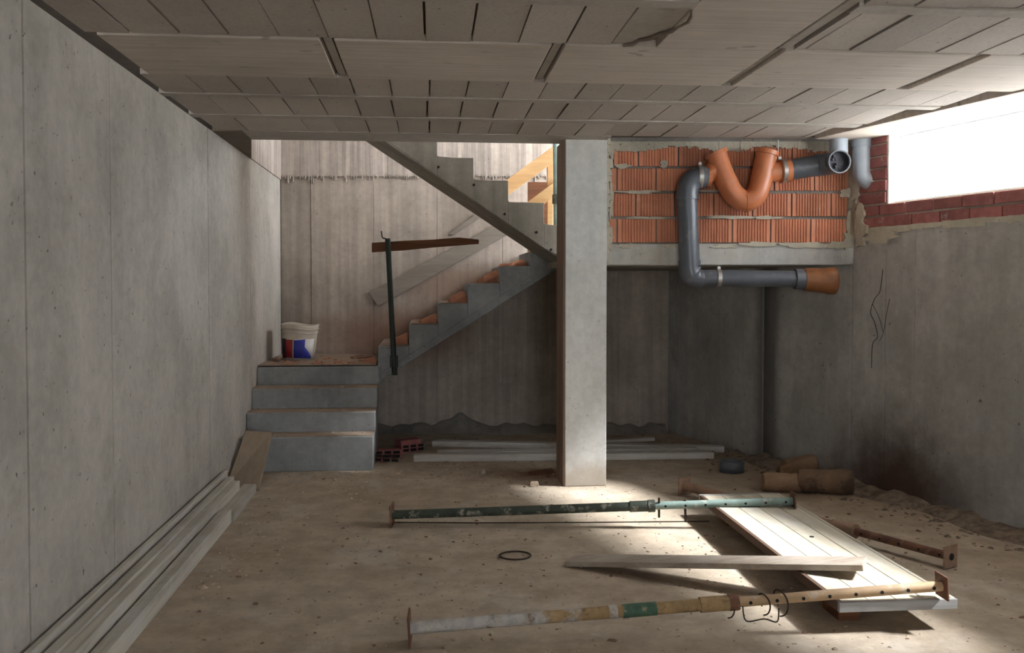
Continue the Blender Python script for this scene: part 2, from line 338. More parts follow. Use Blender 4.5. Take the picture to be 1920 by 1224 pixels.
while x < 2.8:
    wd = random.uniform(.006, .02); hh = random.uniform(.008, .05)*(1.6 if random.random() < .15 else .8)
    z1 = 2.545+random.uniform(-.004, .01); d = random.uniform(.019, .026)
    rg.prism([kw(x, 0, z1), kw(x+wd, 0, z1), kw(x+wd*.8, 0, z1-hh), kw(x+wd*.4, 0, z1-hh*1.15)], KN*d); x += wd*random.uniform(.7, 1.5)
tag(rg.build('mortar_drips', M['backtop'], wb), kind='stuff')

# rough kicker of concrete along the foot of the back wall
def ridge(a0, a1, n, wf, hfun, dfun, name, mat, par=None):
    vsx = []; fsx = []; m = 5
    for i in range(n+1):
        a = a0+(a1-a0)*i/n; h = hfun(i/n); d = dfun(i/n)
        for j in range(m):
            t = j/(m-1); vsx.append(wf(a, d*t, max(0.002, h*(1-t**1.6)*random.uniform(.93, 1.07))))
        vsx.append(wf(a, d*1.05, -.01)); vsx.append(wf(a, -.01, -.01))
    k = m+2
    for i in range(n):
        for j in range(k): fsx.append((i*k+j, i*k+(j+1) % k, (i+1)*k+(j+1) % k, (i+1)*k+j))
    fsx += [tuple(range(k)), tuple(n*k+j for j in range(k))[::-1]]
    mbx = MB(); mbx.add(vsx, fsx); return mbx.build(name, mat, par)
kick = ridge(.75, 3.82, 70, kw, lambda t: .07+.012*math.sin(t*40)+.012*math.sin(t*93+1)+.01*random.random()+.10*math.exp(-((t-.33)/.05)**2), lambda t: .16+.05*math.sin(t*17), 'trim_1', M['footing']); struct(kick)

# ------------------------------------------------------------------ ceiling
c = MB()
ce = [Vector((UL-.3, -3.2, 2.532)), rw(13.0, .14, 2.532), rw(2.72, .14, 2.532), bw(1.80, 0, 2.532), bw(0, -.0, 2.532), Vector((1.29, 6.8, 2.532)), Vector((-1.256, 6.80, 2.532)), Vector((UL, 7.84, 2.532)), Vector((UL-.3, 7.84, 2.532))]
ce[1] = Vector((5.55, -3.2, 2.532))
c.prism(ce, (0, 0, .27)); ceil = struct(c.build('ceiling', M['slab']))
def uR(v, off=0.):   # x of the right wall at depth v
    return RC.x + (RC.y - v)*.258/.966 - off
bl = MB(); bl.box((-.0975, -.5, 2.502), (.0975, .5, 2.535)); blk = None
ROWS = [(2.11, 2.71), (2.80, 3.345), (3.443, 4.0), (4.755, 5.185), (5.275, 5.81), (5.92, 6.42)]
def block_row(v0, v1, u0, u1, off):
    global blk
    k = math.ceil((u0-off)/.2025); first = True
    us = [u0]; x = off + k*.2025
    while x < u1-.03:
        if x - us[-1] > .05: us.append(x)
        x += .2025
    us.append(u1)
    for a, b in zip(us, us[1:]):
        dz = random.uniform(-.0015, .003); g = random.choice((.002, .003, .005, .007)); wdt = (b-a-2*g)
        loc = Vector(((a+b)/2, (v0+v1)/2, 2.52+dz))
        if blk is None:
            m0 = MB(); m0.box((-.5, -.5, -.018), (.5, .5, .018)); m0.v = [p for p in m0.v]
            blk = bpy.data.objects.new('ceiling_block', m0.mesh('ceiling_block', M['block'], Vector())); COL.objects.link(blk); o = blk; o.parent = ceil
            o.location = loc-WORLD[ceil]
        else: o = copy_part(blk, ceil, loc)
        o.scale = (wdt, v1-v0-.006, 1); o.rotation_euler = (random.uniform(-.003, .003), random.uniform(-.008, .008), random.uniform(-.006, .006))
BL, BR = 1.0, 1.53                                      # flush beam that runs into the room
block_row(2.11, 2.71, UL+.03, BL, .03); block_row(2.11, 2.71, BR+.09, uR(2.71)-.40, .06)
block_row(2.80, 3.345, UL+.03, BL, .07); block_row(2.80, 3.345, BR+.09, uR(3.34)-.40, .0)
block_row(3.443, 4.0, UL+.03, .80, -.012); block_row(3.443, 4.0, BR+.09, uR(4.0)-.40, .05)
block_row(4.755, 5.185, UL+.03, uR(5.185)-.38, .012); block_row(5.275, 5.81, UL+.03, uR(5.81)-.38, .0); block_row(5.92, 6.42, UL+.03, uR(6.42)-.38, .012)
for v0, v1, parts in ((2.71, 2.80, 2), (3.345, 3.443, 2), (5.185, 5.275, 1), (5.81, 5.92, 1)):
    segs = [(UL, BL), (BR+.08, uR(v1)-.38)] if parts == 2 else [(UL, uR(v1)-.38)]
    for a, b in segs: MB().box((a, v0+.003, 2.496), (b, v1-.003, 2.535)).build('joist', M['joist'], ceil, .004)
# solid boarded strips: across the room, towards the room, along slab edge and right wall
gx = [UL+.05, -.425, .57, 1.56, 2.515]
for i in range(4): MB().box((gx[i]+.03, 4.012, 2.497), (gx[i+1]-.03, 4.745, 2.535)).build('boarded_strip', M['boardconc'], ceil, .004)
MB().prism([(2.55, 4.012, 2.497), (uR(4.012)-.36, 4.012, 2.497), (uR(4.745)-.36, 4.745, 2.497), (2.55, 4.745, 2.497)], (0, 0, .04)).build('boarded_strip', M['boardconc'], ceil, .004)
for g in gx[1:]:
    MB().box((g-.018, 4.03, 2.512), (g+.018, 4.73, 2.535)).build('joint_strip', M['joist'], ceil)
MB().box((BL, -3.2, 2.497), (BR, 4.008, 2.535)).build('boarded_strip', M['boardconc'], ceil, .004)
MB().box((BR+.022, 2.9, 2.505), (BR+.07, 4.0, 2.535)).build('joint_strip', M['joist'], ceil, .003)
for v0, v1 in ((-3.2, -1.5), (-1.5, .3), (.3, 2.1)):
    MB().box((UL, v0, 2.5), (BL-.01, v1, 2.535)).build('boarded_strip', M['boardconc'], ceil)
    MB().prism([(BR+.08, v0, 2.5), (uR(v0)-.36, v0, 2.5), (uR(v1)-.36, v1, 2.5), (BR+.08, v1, 2.5)], (0, 0, .035)).build('boarded_strip', M['boardconc'], ceil)
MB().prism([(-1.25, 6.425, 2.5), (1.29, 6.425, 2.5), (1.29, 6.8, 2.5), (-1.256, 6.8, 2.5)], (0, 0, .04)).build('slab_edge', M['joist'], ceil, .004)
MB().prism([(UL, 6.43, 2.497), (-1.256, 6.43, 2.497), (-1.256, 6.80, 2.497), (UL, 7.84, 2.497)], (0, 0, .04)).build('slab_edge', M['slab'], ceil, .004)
MB().prism([rw(2.72, -.36, 2.488), rw(12.5, -.36, 2.488), rw(12.5, .0, 2.488), rw(2.72, .0, 2.488)], (0, 0, .045)).build('edge_strip', M['boardconc'], ceil, .004)
MB().prism([rw(2.6, -.0, 2.488), rw(12.5, -.0, 2.488), rw(12.5, .14, 2.488), rw(2.6, .14, 2.488)], (0, 0, .045)).build('window_lintel', M['plaster'], ceil, .004)
# concrete skin that broke off round the last block of a row
jag = [(.80, 3.45), (1.0, 3.45), (1.02, 3.52), (1.03, 3.60), (1.01, 3.68), (1.0, 3.74), (.96, 3.80), (.94, 3.86), (.90, 3.90), (.885, 3.96), (.85, 3.985), (.80, 3.995)]
MB().prism([(x, y, 2.507) for x, y in jag], (0, 0, .022)).build('broken_block', M['joist'], ceil, .003)
rim = MB(); rim.tube([(x, y, 2.497) for x, y in jag[1:-1]], [.005, .008, .009, .006, .01, .007, .01, .006, .009, .007], 6)
rim.build('broken_rim', M['slab'], ceil)

# ------------------------------------------------------------------ column
co = thing('concrete_column', 'square pale concrete column standing between the stairs and the pipe wall', 'column', (1.135, 6.74, 0))
MB().box((.985, 6.575, 0), (1.287, 6.93, 2.5)).build('shaft', M['column'], co, .006)
fm = MB(); fm.box((.972, 6.585, .0), (.9845, 6.925, 2.495)); tag(fm.build('shaded_side', wood('column_side_shade', (.24, .16, .115), (.17, .11, .08), 2, 10, 0.), co), 'left side of the column with its brown shade painted on')  # thin brown skin paints the shade on the column's left face
mb = MB(); z = 1.6
while z < 2.49:
    h = random.uniform(.03, .07); wd = random.uniform(.02, .055)
    mb.prism([Vector((1.283, 6.60, z)), Vector((1.283+wd, 6.60+random.uniform(-.006, .004), z+.004)), Vector((1.283+wd*random.uniform(.6, 1), 6.60, z+h)), Vector((1.283, 6.60, z+h+.01))], (0, .08, 0)); z += h
tag(mb.build('mortar_fillet', M['mortar'], co), kind='stuff')

# ------------------------------------------------------------------ partition of hollow bricks on an edge beam
mb = MB(); mb.prism([bw(0, 0, 1.603), bw(1.85, 0, 1.603), bw(1.85, -.28, 1.603), bw(0, -.28, 1.603)], (0, 0, .155)); bm_ = struct(mb.build('trim_2', M['beam'], None, .006))
mb = MB(); mb.prism([bw(-.05, -.022, 1.755), bw(1.86, -.022, 1.755), bw(1.86, -.16, 1.755), bw(-.05, -.16, 1.755)], (0, 0, .85)); wp = struct(mb.build('wall_middle', M['footing']))  # dark backing colour stands in for shadow between the bricks
# fluted brick: 0.284 long, 0.172 high, face towards the room
def brick_mesh(L, H, name):
    m = MB(); n = max(2, round(L/.0205)); pts = []
    w0 = L/n
    prof = [(-L/2, 0)]
    for i in range(n):
        x0 = -L/2+i*w0
        prof += [(x0+w0*.2, 0), (x0+w0*.28, -.010), (x0+w0*.72, -.010), (x0+w0*.8, 0)] if 0 < i < n-1 else []
    prof += [(L/2, 0), (L/2, .02), (-L/2, .02)]
    m.prism([(x, -(y), -H/2) if y <= 0 else (x, y, -H/2) for x, y in prof], (0, 0, H)); return m.mesh(name, M['hollow'], Vector())
bricks = {}
COURSES = [(312, 274, [1150, 1197, 1272, 1345, 1415, 1485, 1556, 1597]), (358, 315, [1143, 1157, 1230, 1303, 1376, 1452, 1527, 1592]),
           (406, 362, [1143, 1192, 1265, 1338, 1411, 1484, 1558, 1590]), (455, 410, [1141, 1157, 1230, 1303, 1373, 1445, 1520, 1588])]
for yb, yt, js in COURSES:
    z0 = bpx(1340, yb).z+.003; z1 = bpx(1340, yt).z-.003
    for a, b in zip(js, js[1:]):
        pa = bpx(a, yb); pb_ = bpx(b, yb); L = round((pb_-pa).length-.011, 3); key = (L, round(z1-z0, 3))
        if key not in bricks: bricks[key] = brick_mesh(L, z1-z0, 'brick')
        o = bpy.data.objects.new('brick', bricks[key]); COL.objects.link(o); o.parent = wp
        p = (pa+pb_)/2; p.z = (z0+z1)/2; p += BN*random.uniform(-.003, .004); WORLD[o] = p; o.location = p-WORLD[wp]; o.rotation_euler = (0, random.uniform(-.004, .004), -YAW)
def smear(mbx, fr, a0, a1, z0, z1, d, n=7):
    pts = []; n = 16
    for i in range(n):
        th = 2*math.pi*i/n; k = random.uniform(.45, 1.12); pts.append(fr((a0+a1)/2+(a1-a0)/2*math.cos(th)*k, 0, (z0+z1)/2+(z1-z0)/2*math.sin(th)*k))
    nrm = (fr(0, 1, 0)-fr(0, 0, 0)); mbx.prism(pts, nrm*d)
sm = MB()
for px0, px1, y0, y1 in ((1150, 1185, 318, 306), (1236, 1252, 320, 300), (1150, 1240, 364, 356), (1300, 1400, 362, 356), (1320, 1420, 411, 403), (1400, 1480, 413, 404), (1165, 1260, 411, 405), (1150, 1200, 466, 455), (1230, 1300, 466, 456),
                         (1330, 1390, 466, 455), (1380, 1470, 464, 452), (1460, 1560, 466, 453), (1540, 1600, 468, 452), (1585, 1606, 455, 380), (1570, 1600, 372, 352), (1575, 1606, 470, 430), (1140, 1152, 420, 330), (1136, 1150, 470, 420), (1136, 1156, 300, 262)):
    p0 = bpx(px0, y0); p1 = bpx(px1, y1); smear(sm, bw, (p0-BP).dot(BD), (p1-BP).dot(BD), p0.z, p1.z, random.uniform(.012, .022), 9)
tag(sm.build('mortar_smears', M['mortar'], wp), kind='stuff')
mb = MB(); a = 0.03
while a < 1.80:
    wd = random.uniform(.012, .03); h = .055+.018*math.sin(a*9)+random.uniform(-.008, .012); mb.prism([bw(a, 0, 2.5), bw(a+wd, 0, 2.5), bw(a+wd, 0, 2.5-h), bw(a, 0, 2.5-h*random.uniform(.8, 1.1))], BN*random.uniform(.006, .014)); a += wd*.96
tag(mb.build('mortar_band', M['mortar'], wp), kind='stuff')
# landing slab behind the partition (upper entrance level)
mb = MB(); mb.prism([Vector((1.06, 7.15, 1.60)), Vector((1.3, 6.93, 1.60)), bw(1.85, -.28, 1.60), rw(0, .1, 1.60), kw(2.5, .0, 1.60)], (0, 0, .155)); struct(mb.build('trim_3', M['flight']))

# ------------------------------------------------------------------ right wall
mb = MB(); mb.prism([rw(-.3, .012, 0), rw(12.8, .012, 0), rw(12.8, .14, 0), rw(-.3, .14, 0)], (0, 0, 1.6)); wr = struct(mb.build('wall_right', M['right']))
ss = [-.02, 1.62, 1.78, 3.03, 3.30, 4.6, 5.9, 7.2, 8.5, 9.8, 11.1, 12.8]
for i in range(len(ss)-1):
    d = (0, .012, 0)[i] if i < 3 else random.choice((0, .003))
    top = 1.603 if ss[i+1] < 1.9 else 1.845
    if i == 2:
        MB().prism([rw(ss[i]+.002, d, 0), rw(2.70, d, 0), rw(2.70, .14, 0), rw(ss[i]+.002, .14, 0)], (0, 0, 1.603)).build('concrete_panel', M['right'], wr, .002)
        MB().prism([rw(2.705, d, 0), rw(ss[i+1]-.002, d, 0), rw(ss[i+1]-.002, .14, 0), rw(2.705, .14, 0)], (0, 0, top)).build('concrete_panel', M['right'], wr, .002)
    else: MB().prism([rw(ss[i]+.002, d, 0), rw(ss[i+1]-.002, d, 0), rw(ss[i+1]-.002, .14, 0), rw(ss[i]+.002, .14, 0)], (0, 0, top)).build('concrete_panel', M['right'], wr, .002)
W0 = 3.03
mb = MB(); mb.prism([rw(2.60, .012, 1.845), rw(12.8, .012, 1.845), rw(12.8, .14, 1.845), rw(2.60, .14, 1.845)], (0, 0, .172)); mb.prism([rw(2.60, .012, 1.9), rw(W0-.006, .012, 1.9), rw(W0-.006, .14, 1.9), rw(2.60, .14, 1.9)], (0, 0, .6)); mb.build('mortar_bed', M['mortar'], wr)
def red_brick(s0, s1, z0, z1, d=0.):
    MB().prism([rw(s0+.005, d, z0+.005), rw(s1-.005, d, z0+.005), rw(s1-.005, .135, z0+.005), rw(s0+.005, .135, z0+.005)], (0, 0, z1-z0-.01)).build('brick', M['red'], wr, .003)
for row, (z0, z1, s0) in enumerate(((1.855, 1.935, 2.78), (1.938, 2.02, 2.72))):
    s = s0
    while s < 6.5:
        L = random.choice((.24, .24, .24, .115)) if row else .24
        red_brick(s, s+L, z0+random.uniform(-.003, .003), z1+random.uniform(-.003, .003), random.uniform(-.006, .006)); s += L
z = 2.022; k = 0
while z < 2.44:
    e = W0 - (.0 if k % 2 else .004); s0 = 2.71 if k % 2 else 2.80
    if k % 2: red_brick(2.70, 2.84, z, z+.082, .004)
    red_brick(2.84 if k % 2 else 2.76, e, z, z+.082, random.uniform(-.005, .004)); z += .083; k += 1
mb = MB(); s = 2.68
while s < 7.5:
    L = random.uniform(.06, .16); mb.prism([rw(s, -.004, 1.838-random.uniform(0, .03)), rw(s+L, -.004, 1.838-random.uniform(0, .03)), rw(s+L, -.004, 1.858+random.uniform(0, .012)), rw(s, -.004, 1.858+random.uniform(0, .012))], -RN*-.03); s += L*.9
tag(mb.build('mortar_lip', M['mortar'], wr), kind='stuff')
mb = MB()
for s0, s1, z0, z1 in ((2.70, 2.86, 1.70, 1.95), (2.72, 2.84, 1.9, 2.06), (2.72, 2.8, 2.18, 2.36), (2.70, 2.78, 2.04, 2.2), (2.72, 3.2, 1.74, 1.83)):
    smear(mb, lambda a, d, z: rw(a, -d, z), s0, s1, z0, z1, random.uniform(.01, .025), 10)
tag(mb.build('mortar_smears', M['mortar'], wr), kind='stuff')
for k, (pts, r0) in enumerate(((((1655, 505), (1650, 545), (1640, 560), (1632, 585), (1640, 605), (1645, 632), (1636, 645), (1634, 690)), .0022), (((1668, 560), (1662, 590), (1656, 625), (1648, 640)), .0015), (((1636, 570), (1650, 600), (1655, 622)), .0015))):
    P = [on_plane(x, y, rw(0, -.002, 0), RN) for x, y in pts]
    MB().tube(smooth_path(P, 4), r0, 5).build('crack', M['hole'], wr)

# window opening: plaster reveal, frame set towards the outside
win = MB(); win.prism([rw(W0-.002, .008, 2.02), rw(W0+.012, .008, 2.02), rw(W0+.012, .15, 2.02), rw(W0-.002, .15, 2.02)], (0, 0, .468)); wo = struct(win.build('window_1', M['plaster']))
def bar(s0, s1, z0, z1, d0=.11, d1=.135): return MB().prism([rw(s0, d0, z0), rw(s1, d0, z0), rw(s1, d1, z0), rw(s0, d1, z0)], (0, 0, z1-z0))
bar(W0+.012, W0+.026, 2.034, 2.486).build('window_frame', M['frame'], wo, .003)
bar(W0+.012, 6.4, 2.474, 2.487).build('window_frame', M['frame'], wo, .003)
bar(W0+.0, 6.4, 2.02, 2.032, .03, .15).build('window_sill', M['plaster'], wo, .003)
for s in (6.4,): bar(s, s+6.4, 2.02, 2.487, .02, .15).build('window_jamb', M['plaster'], wo)

# rear wall behind the camera, with an unseen doorway added for fill light
mb = MB(); mb.box((UL-.3, -3.4, 0), (.1, -3.2, 2.8)); mb.box((1.4, -3.4, 0), (6.0, -3.2, 2.8)); mb.box((.1, -3.4, 2.1), (1.4, -3.2, 2.8)); struct(mb.build('wall_rear', M['right']))

# unseen upper storey added to limit stairwell light, open on the entrance side
mb = MB(); mb.box((UL-.3, 4.4, 2.802), (2.0, 4.6, 3.7)); struct(mb.build('light_block_wall', M['backtop']))
mb = MB(); mb.box((UL-.3, 4.4, 3.7), (3.0, 9.7, 3.9)); struct(mb.build('light_block_roof', M['backtop']))
# outside ground
mb = MB(); mb.prism([rw(-14, .14, 1.8), rw(22, .14, 1.8), rw(22, 24, 1.8), rw(-14, 24, 1.8)], (0, 0, .1)); struct(mb.build('ground_1', M['ground']))
mb = MB(); mb.box((-14, -24, -.2), (14, -3.4, -.02)); struct(mb.build('ground_2', M['ground']))

# ------------------------------------------------------------------ staircase
st = thing('staircase', 'unfinished concrete staircase turning at a landing against the back wall', 'staircase', (-.4, 7.9, 0))
LV = [7.30, 7.54, 7.78, 8.02]; LZ = [.268, .428, .597, .768]
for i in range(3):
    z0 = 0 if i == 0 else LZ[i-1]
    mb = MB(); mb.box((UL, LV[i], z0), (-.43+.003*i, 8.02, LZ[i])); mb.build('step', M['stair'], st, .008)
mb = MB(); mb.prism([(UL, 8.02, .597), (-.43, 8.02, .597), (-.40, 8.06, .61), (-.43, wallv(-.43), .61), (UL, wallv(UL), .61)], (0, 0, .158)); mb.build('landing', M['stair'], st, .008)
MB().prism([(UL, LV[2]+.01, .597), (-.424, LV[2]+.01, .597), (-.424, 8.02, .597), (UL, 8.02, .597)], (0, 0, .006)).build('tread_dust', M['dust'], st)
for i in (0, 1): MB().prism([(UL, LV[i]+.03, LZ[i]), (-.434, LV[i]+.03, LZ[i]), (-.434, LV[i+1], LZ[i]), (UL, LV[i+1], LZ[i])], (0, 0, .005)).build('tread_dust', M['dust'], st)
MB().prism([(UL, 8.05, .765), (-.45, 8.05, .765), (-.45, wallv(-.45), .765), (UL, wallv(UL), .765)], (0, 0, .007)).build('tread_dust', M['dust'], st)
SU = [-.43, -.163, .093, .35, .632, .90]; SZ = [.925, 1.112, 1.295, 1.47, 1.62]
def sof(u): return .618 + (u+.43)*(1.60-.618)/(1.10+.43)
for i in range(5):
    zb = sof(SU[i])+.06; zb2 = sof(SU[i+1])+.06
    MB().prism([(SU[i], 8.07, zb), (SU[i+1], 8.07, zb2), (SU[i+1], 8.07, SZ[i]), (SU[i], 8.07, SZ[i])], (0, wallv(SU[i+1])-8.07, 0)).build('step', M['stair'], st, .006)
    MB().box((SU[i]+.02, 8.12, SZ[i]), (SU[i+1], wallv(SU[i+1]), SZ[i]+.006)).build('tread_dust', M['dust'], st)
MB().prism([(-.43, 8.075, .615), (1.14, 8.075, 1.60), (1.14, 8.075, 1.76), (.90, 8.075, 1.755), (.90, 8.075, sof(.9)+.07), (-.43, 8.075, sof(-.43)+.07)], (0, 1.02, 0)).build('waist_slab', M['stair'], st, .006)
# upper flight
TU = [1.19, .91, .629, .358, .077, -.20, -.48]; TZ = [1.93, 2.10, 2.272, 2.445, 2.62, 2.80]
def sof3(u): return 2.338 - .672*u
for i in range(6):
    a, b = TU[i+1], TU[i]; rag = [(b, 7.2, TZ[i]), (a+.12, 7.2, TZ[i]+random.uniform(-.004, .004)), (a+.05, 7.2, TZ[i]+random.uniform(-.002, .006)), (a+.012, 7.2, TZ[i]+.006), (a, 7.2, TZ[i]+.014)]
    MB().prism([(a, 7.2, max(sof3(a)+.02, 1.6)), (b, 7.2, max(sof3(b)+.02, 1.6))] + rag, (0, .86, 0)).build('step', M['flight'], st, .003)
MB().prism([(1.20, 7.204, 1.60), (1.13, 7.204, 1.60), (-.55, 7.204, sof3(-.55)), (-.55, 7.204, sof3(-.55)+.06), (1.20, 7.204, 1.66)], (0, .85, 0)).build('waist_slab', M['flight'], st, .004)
for u, z in ((.085, 2.37), (.36, 2.235), (.60, 2.01), (.965, 1.735), (.85, 1.62+.25)):
    if sof3(u)+.03 < z: MB().tube([(u, 7.190, z), (u, 7.203, z)], .010, 12).build('tie_hole', M['hole'], st)

# ------------------------------------------------------------------ handrail post and board on the stairs
p0 = on_y(740, 703, 8.04); p1 = on_y(727, 447, 8.02)
post = thing('guard_post', 'dark green steel guard post clamped to the side of the lower stair flight', 'post', p0)
MB().tube([p0, p1], .024, 14).build('tube', M['darkgreen'], post)
hk = [on_y(726, 449, 8.02), on_y(722, 447, 8.02), on_y(717, 445, 8.02), on_y(715, 433, 8.02)]
MB().tube(smooth_path(hk, 4), .006, 8).build('hook', M['wire'], post)
q = p0.lerp(p1, .10); MB().box((q.x-.035, 8.02, q.z-.05), (q.x+.035, 8.075, q.z+.05)).build('clamp', M['darkgreen'], post, .004)
q2 = on_y(731, 462, 8.045)
bd = thing('guard_board', 'dark brown board fixed level to the green guard post above the stairs', 'board', q2)
pts = [(697, 455, 473), (760, 451, 469), (810, 449, 464), (860, 445, 460), (898, 449, 457)]
fr = [on_y(x, y0, 8.048) for x, y0, y1 in pts] + [on_y(x, y1, 8.048) for x, y0, y1 in pts[::-1]]
MB().prism(fr, (0, .03, 0)).build('board', M['brownwood'], bd, .003)
MB().tube([q2+Vector((0, -.045, 0)), q2], .007, 8).build('nail', M['wire'], bd)
# boards on the back wall
P = [kpx(x, y, .03) for x, y in ((690, 549), (935, 418), (952, 440), (709, 574))]
gb = MB().prism(P, -KN*.028).build('stair_guard_board', M['greyboard'], None, .003); tag(gb, 'long grey weathered board slanting up along the back wall behind the stairs', 'board')
P = [kpx(x, y, .03) for x, y in ((840, 439), (890, 402), (900, 408), (850, 440))]
gb = MB().prism(P, -KN*.028).build('stair_guard_board', M['greyboard'], None, .002); tag(gb, 'thin short batten slanting on the back wall under the upper flight', 'board')

# ------------------------------------------------------------------ upper landing: prop, post and boards
g0 = on_y(1044, 421, 7.95); g0.z = 1.757
up = thing('guard_post', 'green steel post standing on the upper landing beside the column head', 'post', g0)
MB().tube([g0, Vector((g0.x-.01, g0.y, 2.72))], .026, 14).build('tube', M['palegreen'], up)
MB().box((g0.x-.06, g0.y-.06, 1.757), (g0.x+.06, g0.y+.06, 1.765)).build('base_plate', M['green'], up)
MB().tube([(g0.x-.004, g0.y, 2.16), (g0.x-.004, g0.y, 2.24)], .036, 12).build('collar', M['green'], up)
a = on_y(915, 378, 8.06); b = on_y(1056, 276, 8.06)
ub = MB().beam(a, b, .03, .115, (0, 0, 1)).build('stair_guard_board', M['yellowwood'], None, .003); tag(ub, 'bright yellow board rising to the green post on the upper landing', 'board')
a = on_y(975, 403, 8.06); b = on_y(1056, 342, 8.06)
ub = MB().beam(a, b, .03, .10, (0, 0, 1)).build('stair_guard_board', M['yellowwood'], None, .003); tag(ub, 'lower pale board sloping beneath the yellow one on the upper landing', 'board')
a = on_y(1031, 300, 8.12)
wpst = MB().box((a.x-.025, 8.09, 1.757), (a.x+.025, 8.14, 2.58)).build('wooden_post', M['yellowwood'], None, .003); tag(wpst, 'slim yellow timber post behind the boards on the upper landing', 'post')
a = on_y(1000, 335, 8.6); b = on_y(1027, 400, 8.6)
dp = MB().box((a.x-.05, 8.6, 1.757), (b.x, 8.63, 2.42)).build('door_leaf', M['brownwood'], None, .003); tag(dp, 'dark brown wooden panel standing upright on the upper landing', 'panel')

# ------------------------------------------------------------------ bucket
bc = on_z(560, 673, .775); bc.z = .774
bk = thing('bucket', 'dirty white plastic bucket with blue and red label on the stair landing', 'bucket', bc)
LEAN = Matrix.Translation(bc) @ Matrix.Rotation(math.radians(3), 4, 'Y') @ Matrix.Translation(-bc)
def brad(z): return .142 + .022*z/.32
def ring_pts(r, z, n=40, wob=0):
    out = []
    for k in range(n):
        th = 2*math.pi*k/n; rr = r*(1+wob*math.sin(2*th+.6)+wob*.5*math.sin(5*th)); zz = z + (wob*.35*math.sin(3*th+1.2) if wob else 0)
        out.append(LEAN @ (bc + Vector((rr*math.cos(th), rr*math.sin(th), zz))))
    return out
n = 40; rings = [ring_pts(.138, 0), ring_pts(brad(.1), .1), ring_pts(brad(.2), .2), ring_pts(brad(.30), .30, wob=.015), ring_pts(brad(.325)+.004, .325, wob=.022), ring_pts(brad(.325)-.006, .322, wob=.022), ring_pts(brad(.2)-.006, .2), ring_pts(.132, .008)]
mb = MB(); vsx = [p for r in rings for p in r]; fs = [(i*n+k, i*n+(k+1) % n, (i+1)*n+(k+1) % n, (i+1)*n+k) for i in range(len(rings)-1) for k in range(n)]
fs += [tuple(range(n))[::-1], tuple((len(rings)-1)*n+k for k in range(n))]
mb.add(vsx, fs, True); mb.build('shell', M['bucket'], bk)
for z, r in ((.285, .006), (.25, .004)):
    mb = MB(); mb.tube(ring_pts(brad(z)+.002, z, 40, .015), r, 8, closed=True); mb.build('rim', M['bucket'], bk)
def label(name, mat, outline, off):
    """outline of (angle deg, height) points laid round the shell"""
    m = MB(); inner = []
    for th, z in outline:
        t = math.radians(th); r = brad(z)+off; inner.append(LEAN @ (bc + Vector((r*math.cos(t), r*math.sin(t), z))))
    return m, inner
def wrap(name, mat, t0, t1, zf0, zf1, off, k=10):
    m = MB(); vsx = []
    for i in range(k+1):
        u = i/k; t = math.radians(t0+(t1-t0)*u)
        for z in (zf0(u), zf1(u)):
            for d in (off, off-.003):
                r = brad(z)+d; vsx.append(LEAN @ (bc + Vector((r*math.cos(t), r*math.sin(t), z))))
    fs = []
    for i in range(k):
        a = 4*i; b = a+4; fs += [(a, b, b+2, a+2), (a+1, a+3, b+3, b+1), (a, a+1, b+1, b), (a+2, b+2, b+3, a+3)]
    fs += [(0, 2, 3, 1), (4*k, 4*k+1, 4*k+3, 4*k+2)]
    m.add(vsx, fs, True); return m.build(name, mat, bk)
wrap('label_border', M['whitep'], -104, -26, lambda u: .012, lambda u: .188+.012*u, .0025)
wrap('blue_label', M['blue'], -101, -64, lambda u: .02, lambda u: .182+.012*u, .005)
wrap('blue_label', M['blue'], -64, -34, lambda u: .02, lambda u: .125-.095*u, .005, 6)
wrap('red_label', M['redp'], -133, -106, lambda u: .02, lambda u: .185, .004)
wrap('dark_label', M['darkred'], -190, -133, lambda u: .012, lambda u: .19, .004)

# ------------------------------------------------------------------ broken bricks lying on the stairs
def lump(p, sx, sy, sz, rz, mat, name='broken_brick', seed=0, wedge=.0):
    """chipped brick fragment: box with cut corners, uneven"""
    rr = random.Random(seed); m = MB(); R_ = Matrix.Rotation(rz, 4, 'Z')
    b = [(-1,-1,0),(1,-1,0),(1,1,0),(-1,1,0),(-.9,-.85,.55),(.95,-.9,.6),(.9,.95,.55),(-.95,.9,.5),(-.55-wedge*.2,-.6,1),(.85,-.5,1),(.8,.7,1),(-.4-wedge*.2,.65,1)]
    vsx = []
    for x, y, z in b:
        q = Vector((x*sx/2*rr.uniform(.85, 1.08), y*sy/2*rr.uniform(.85, 1.08), z*sz*(rr.uniform(.85, 1.05) if z else 1)))
        if wedge and q.x < 0: q.z *= 1-wedge*.6
        vsx.append(Vector(p) + R_ @ q)
    fs = [(0,3,2,1)] + [(i, (i+1) % 4, 4+(i+1) % 4, 4+i) for i in range(4)] + [(4+i, 4+(i+1) % 4, 8+(i+1) % 4, 8+i) for i in range(4)] + [(8,9,10,11)]
    m.add(vsx, fs); return m.build(name, mat, None, .004)
WORDS = ('lowest', 'second', 'third', 'fourth')
M['brickbat'] = simple('dusty_brick', (.32, .14, .08), .9, var=.25, spots=(.45, .33, .25), spot_amt=.5, spot_scale=12, bump=.5)
for i in range(4):
    o = lump((SU[i+1]-.085, 8.36, SZ[i]+.006), .16, .30, (.10, .09, .115, .125)[i], .05*i, M['brickbat'], 'broken_brick', 3+i, .9)
    tag(o, 'broken orange brick pile on the %s tread above the landing' % WORDS[i], 'brick')
o = lump((.80, 8.32, SZ[4]+.002), .16, .16, .065, .2, M['brickbat'], 'broken_brick', 12, .6); tag(o, 'orange brick end on the highest visible tread under the upper flight', 'brick')
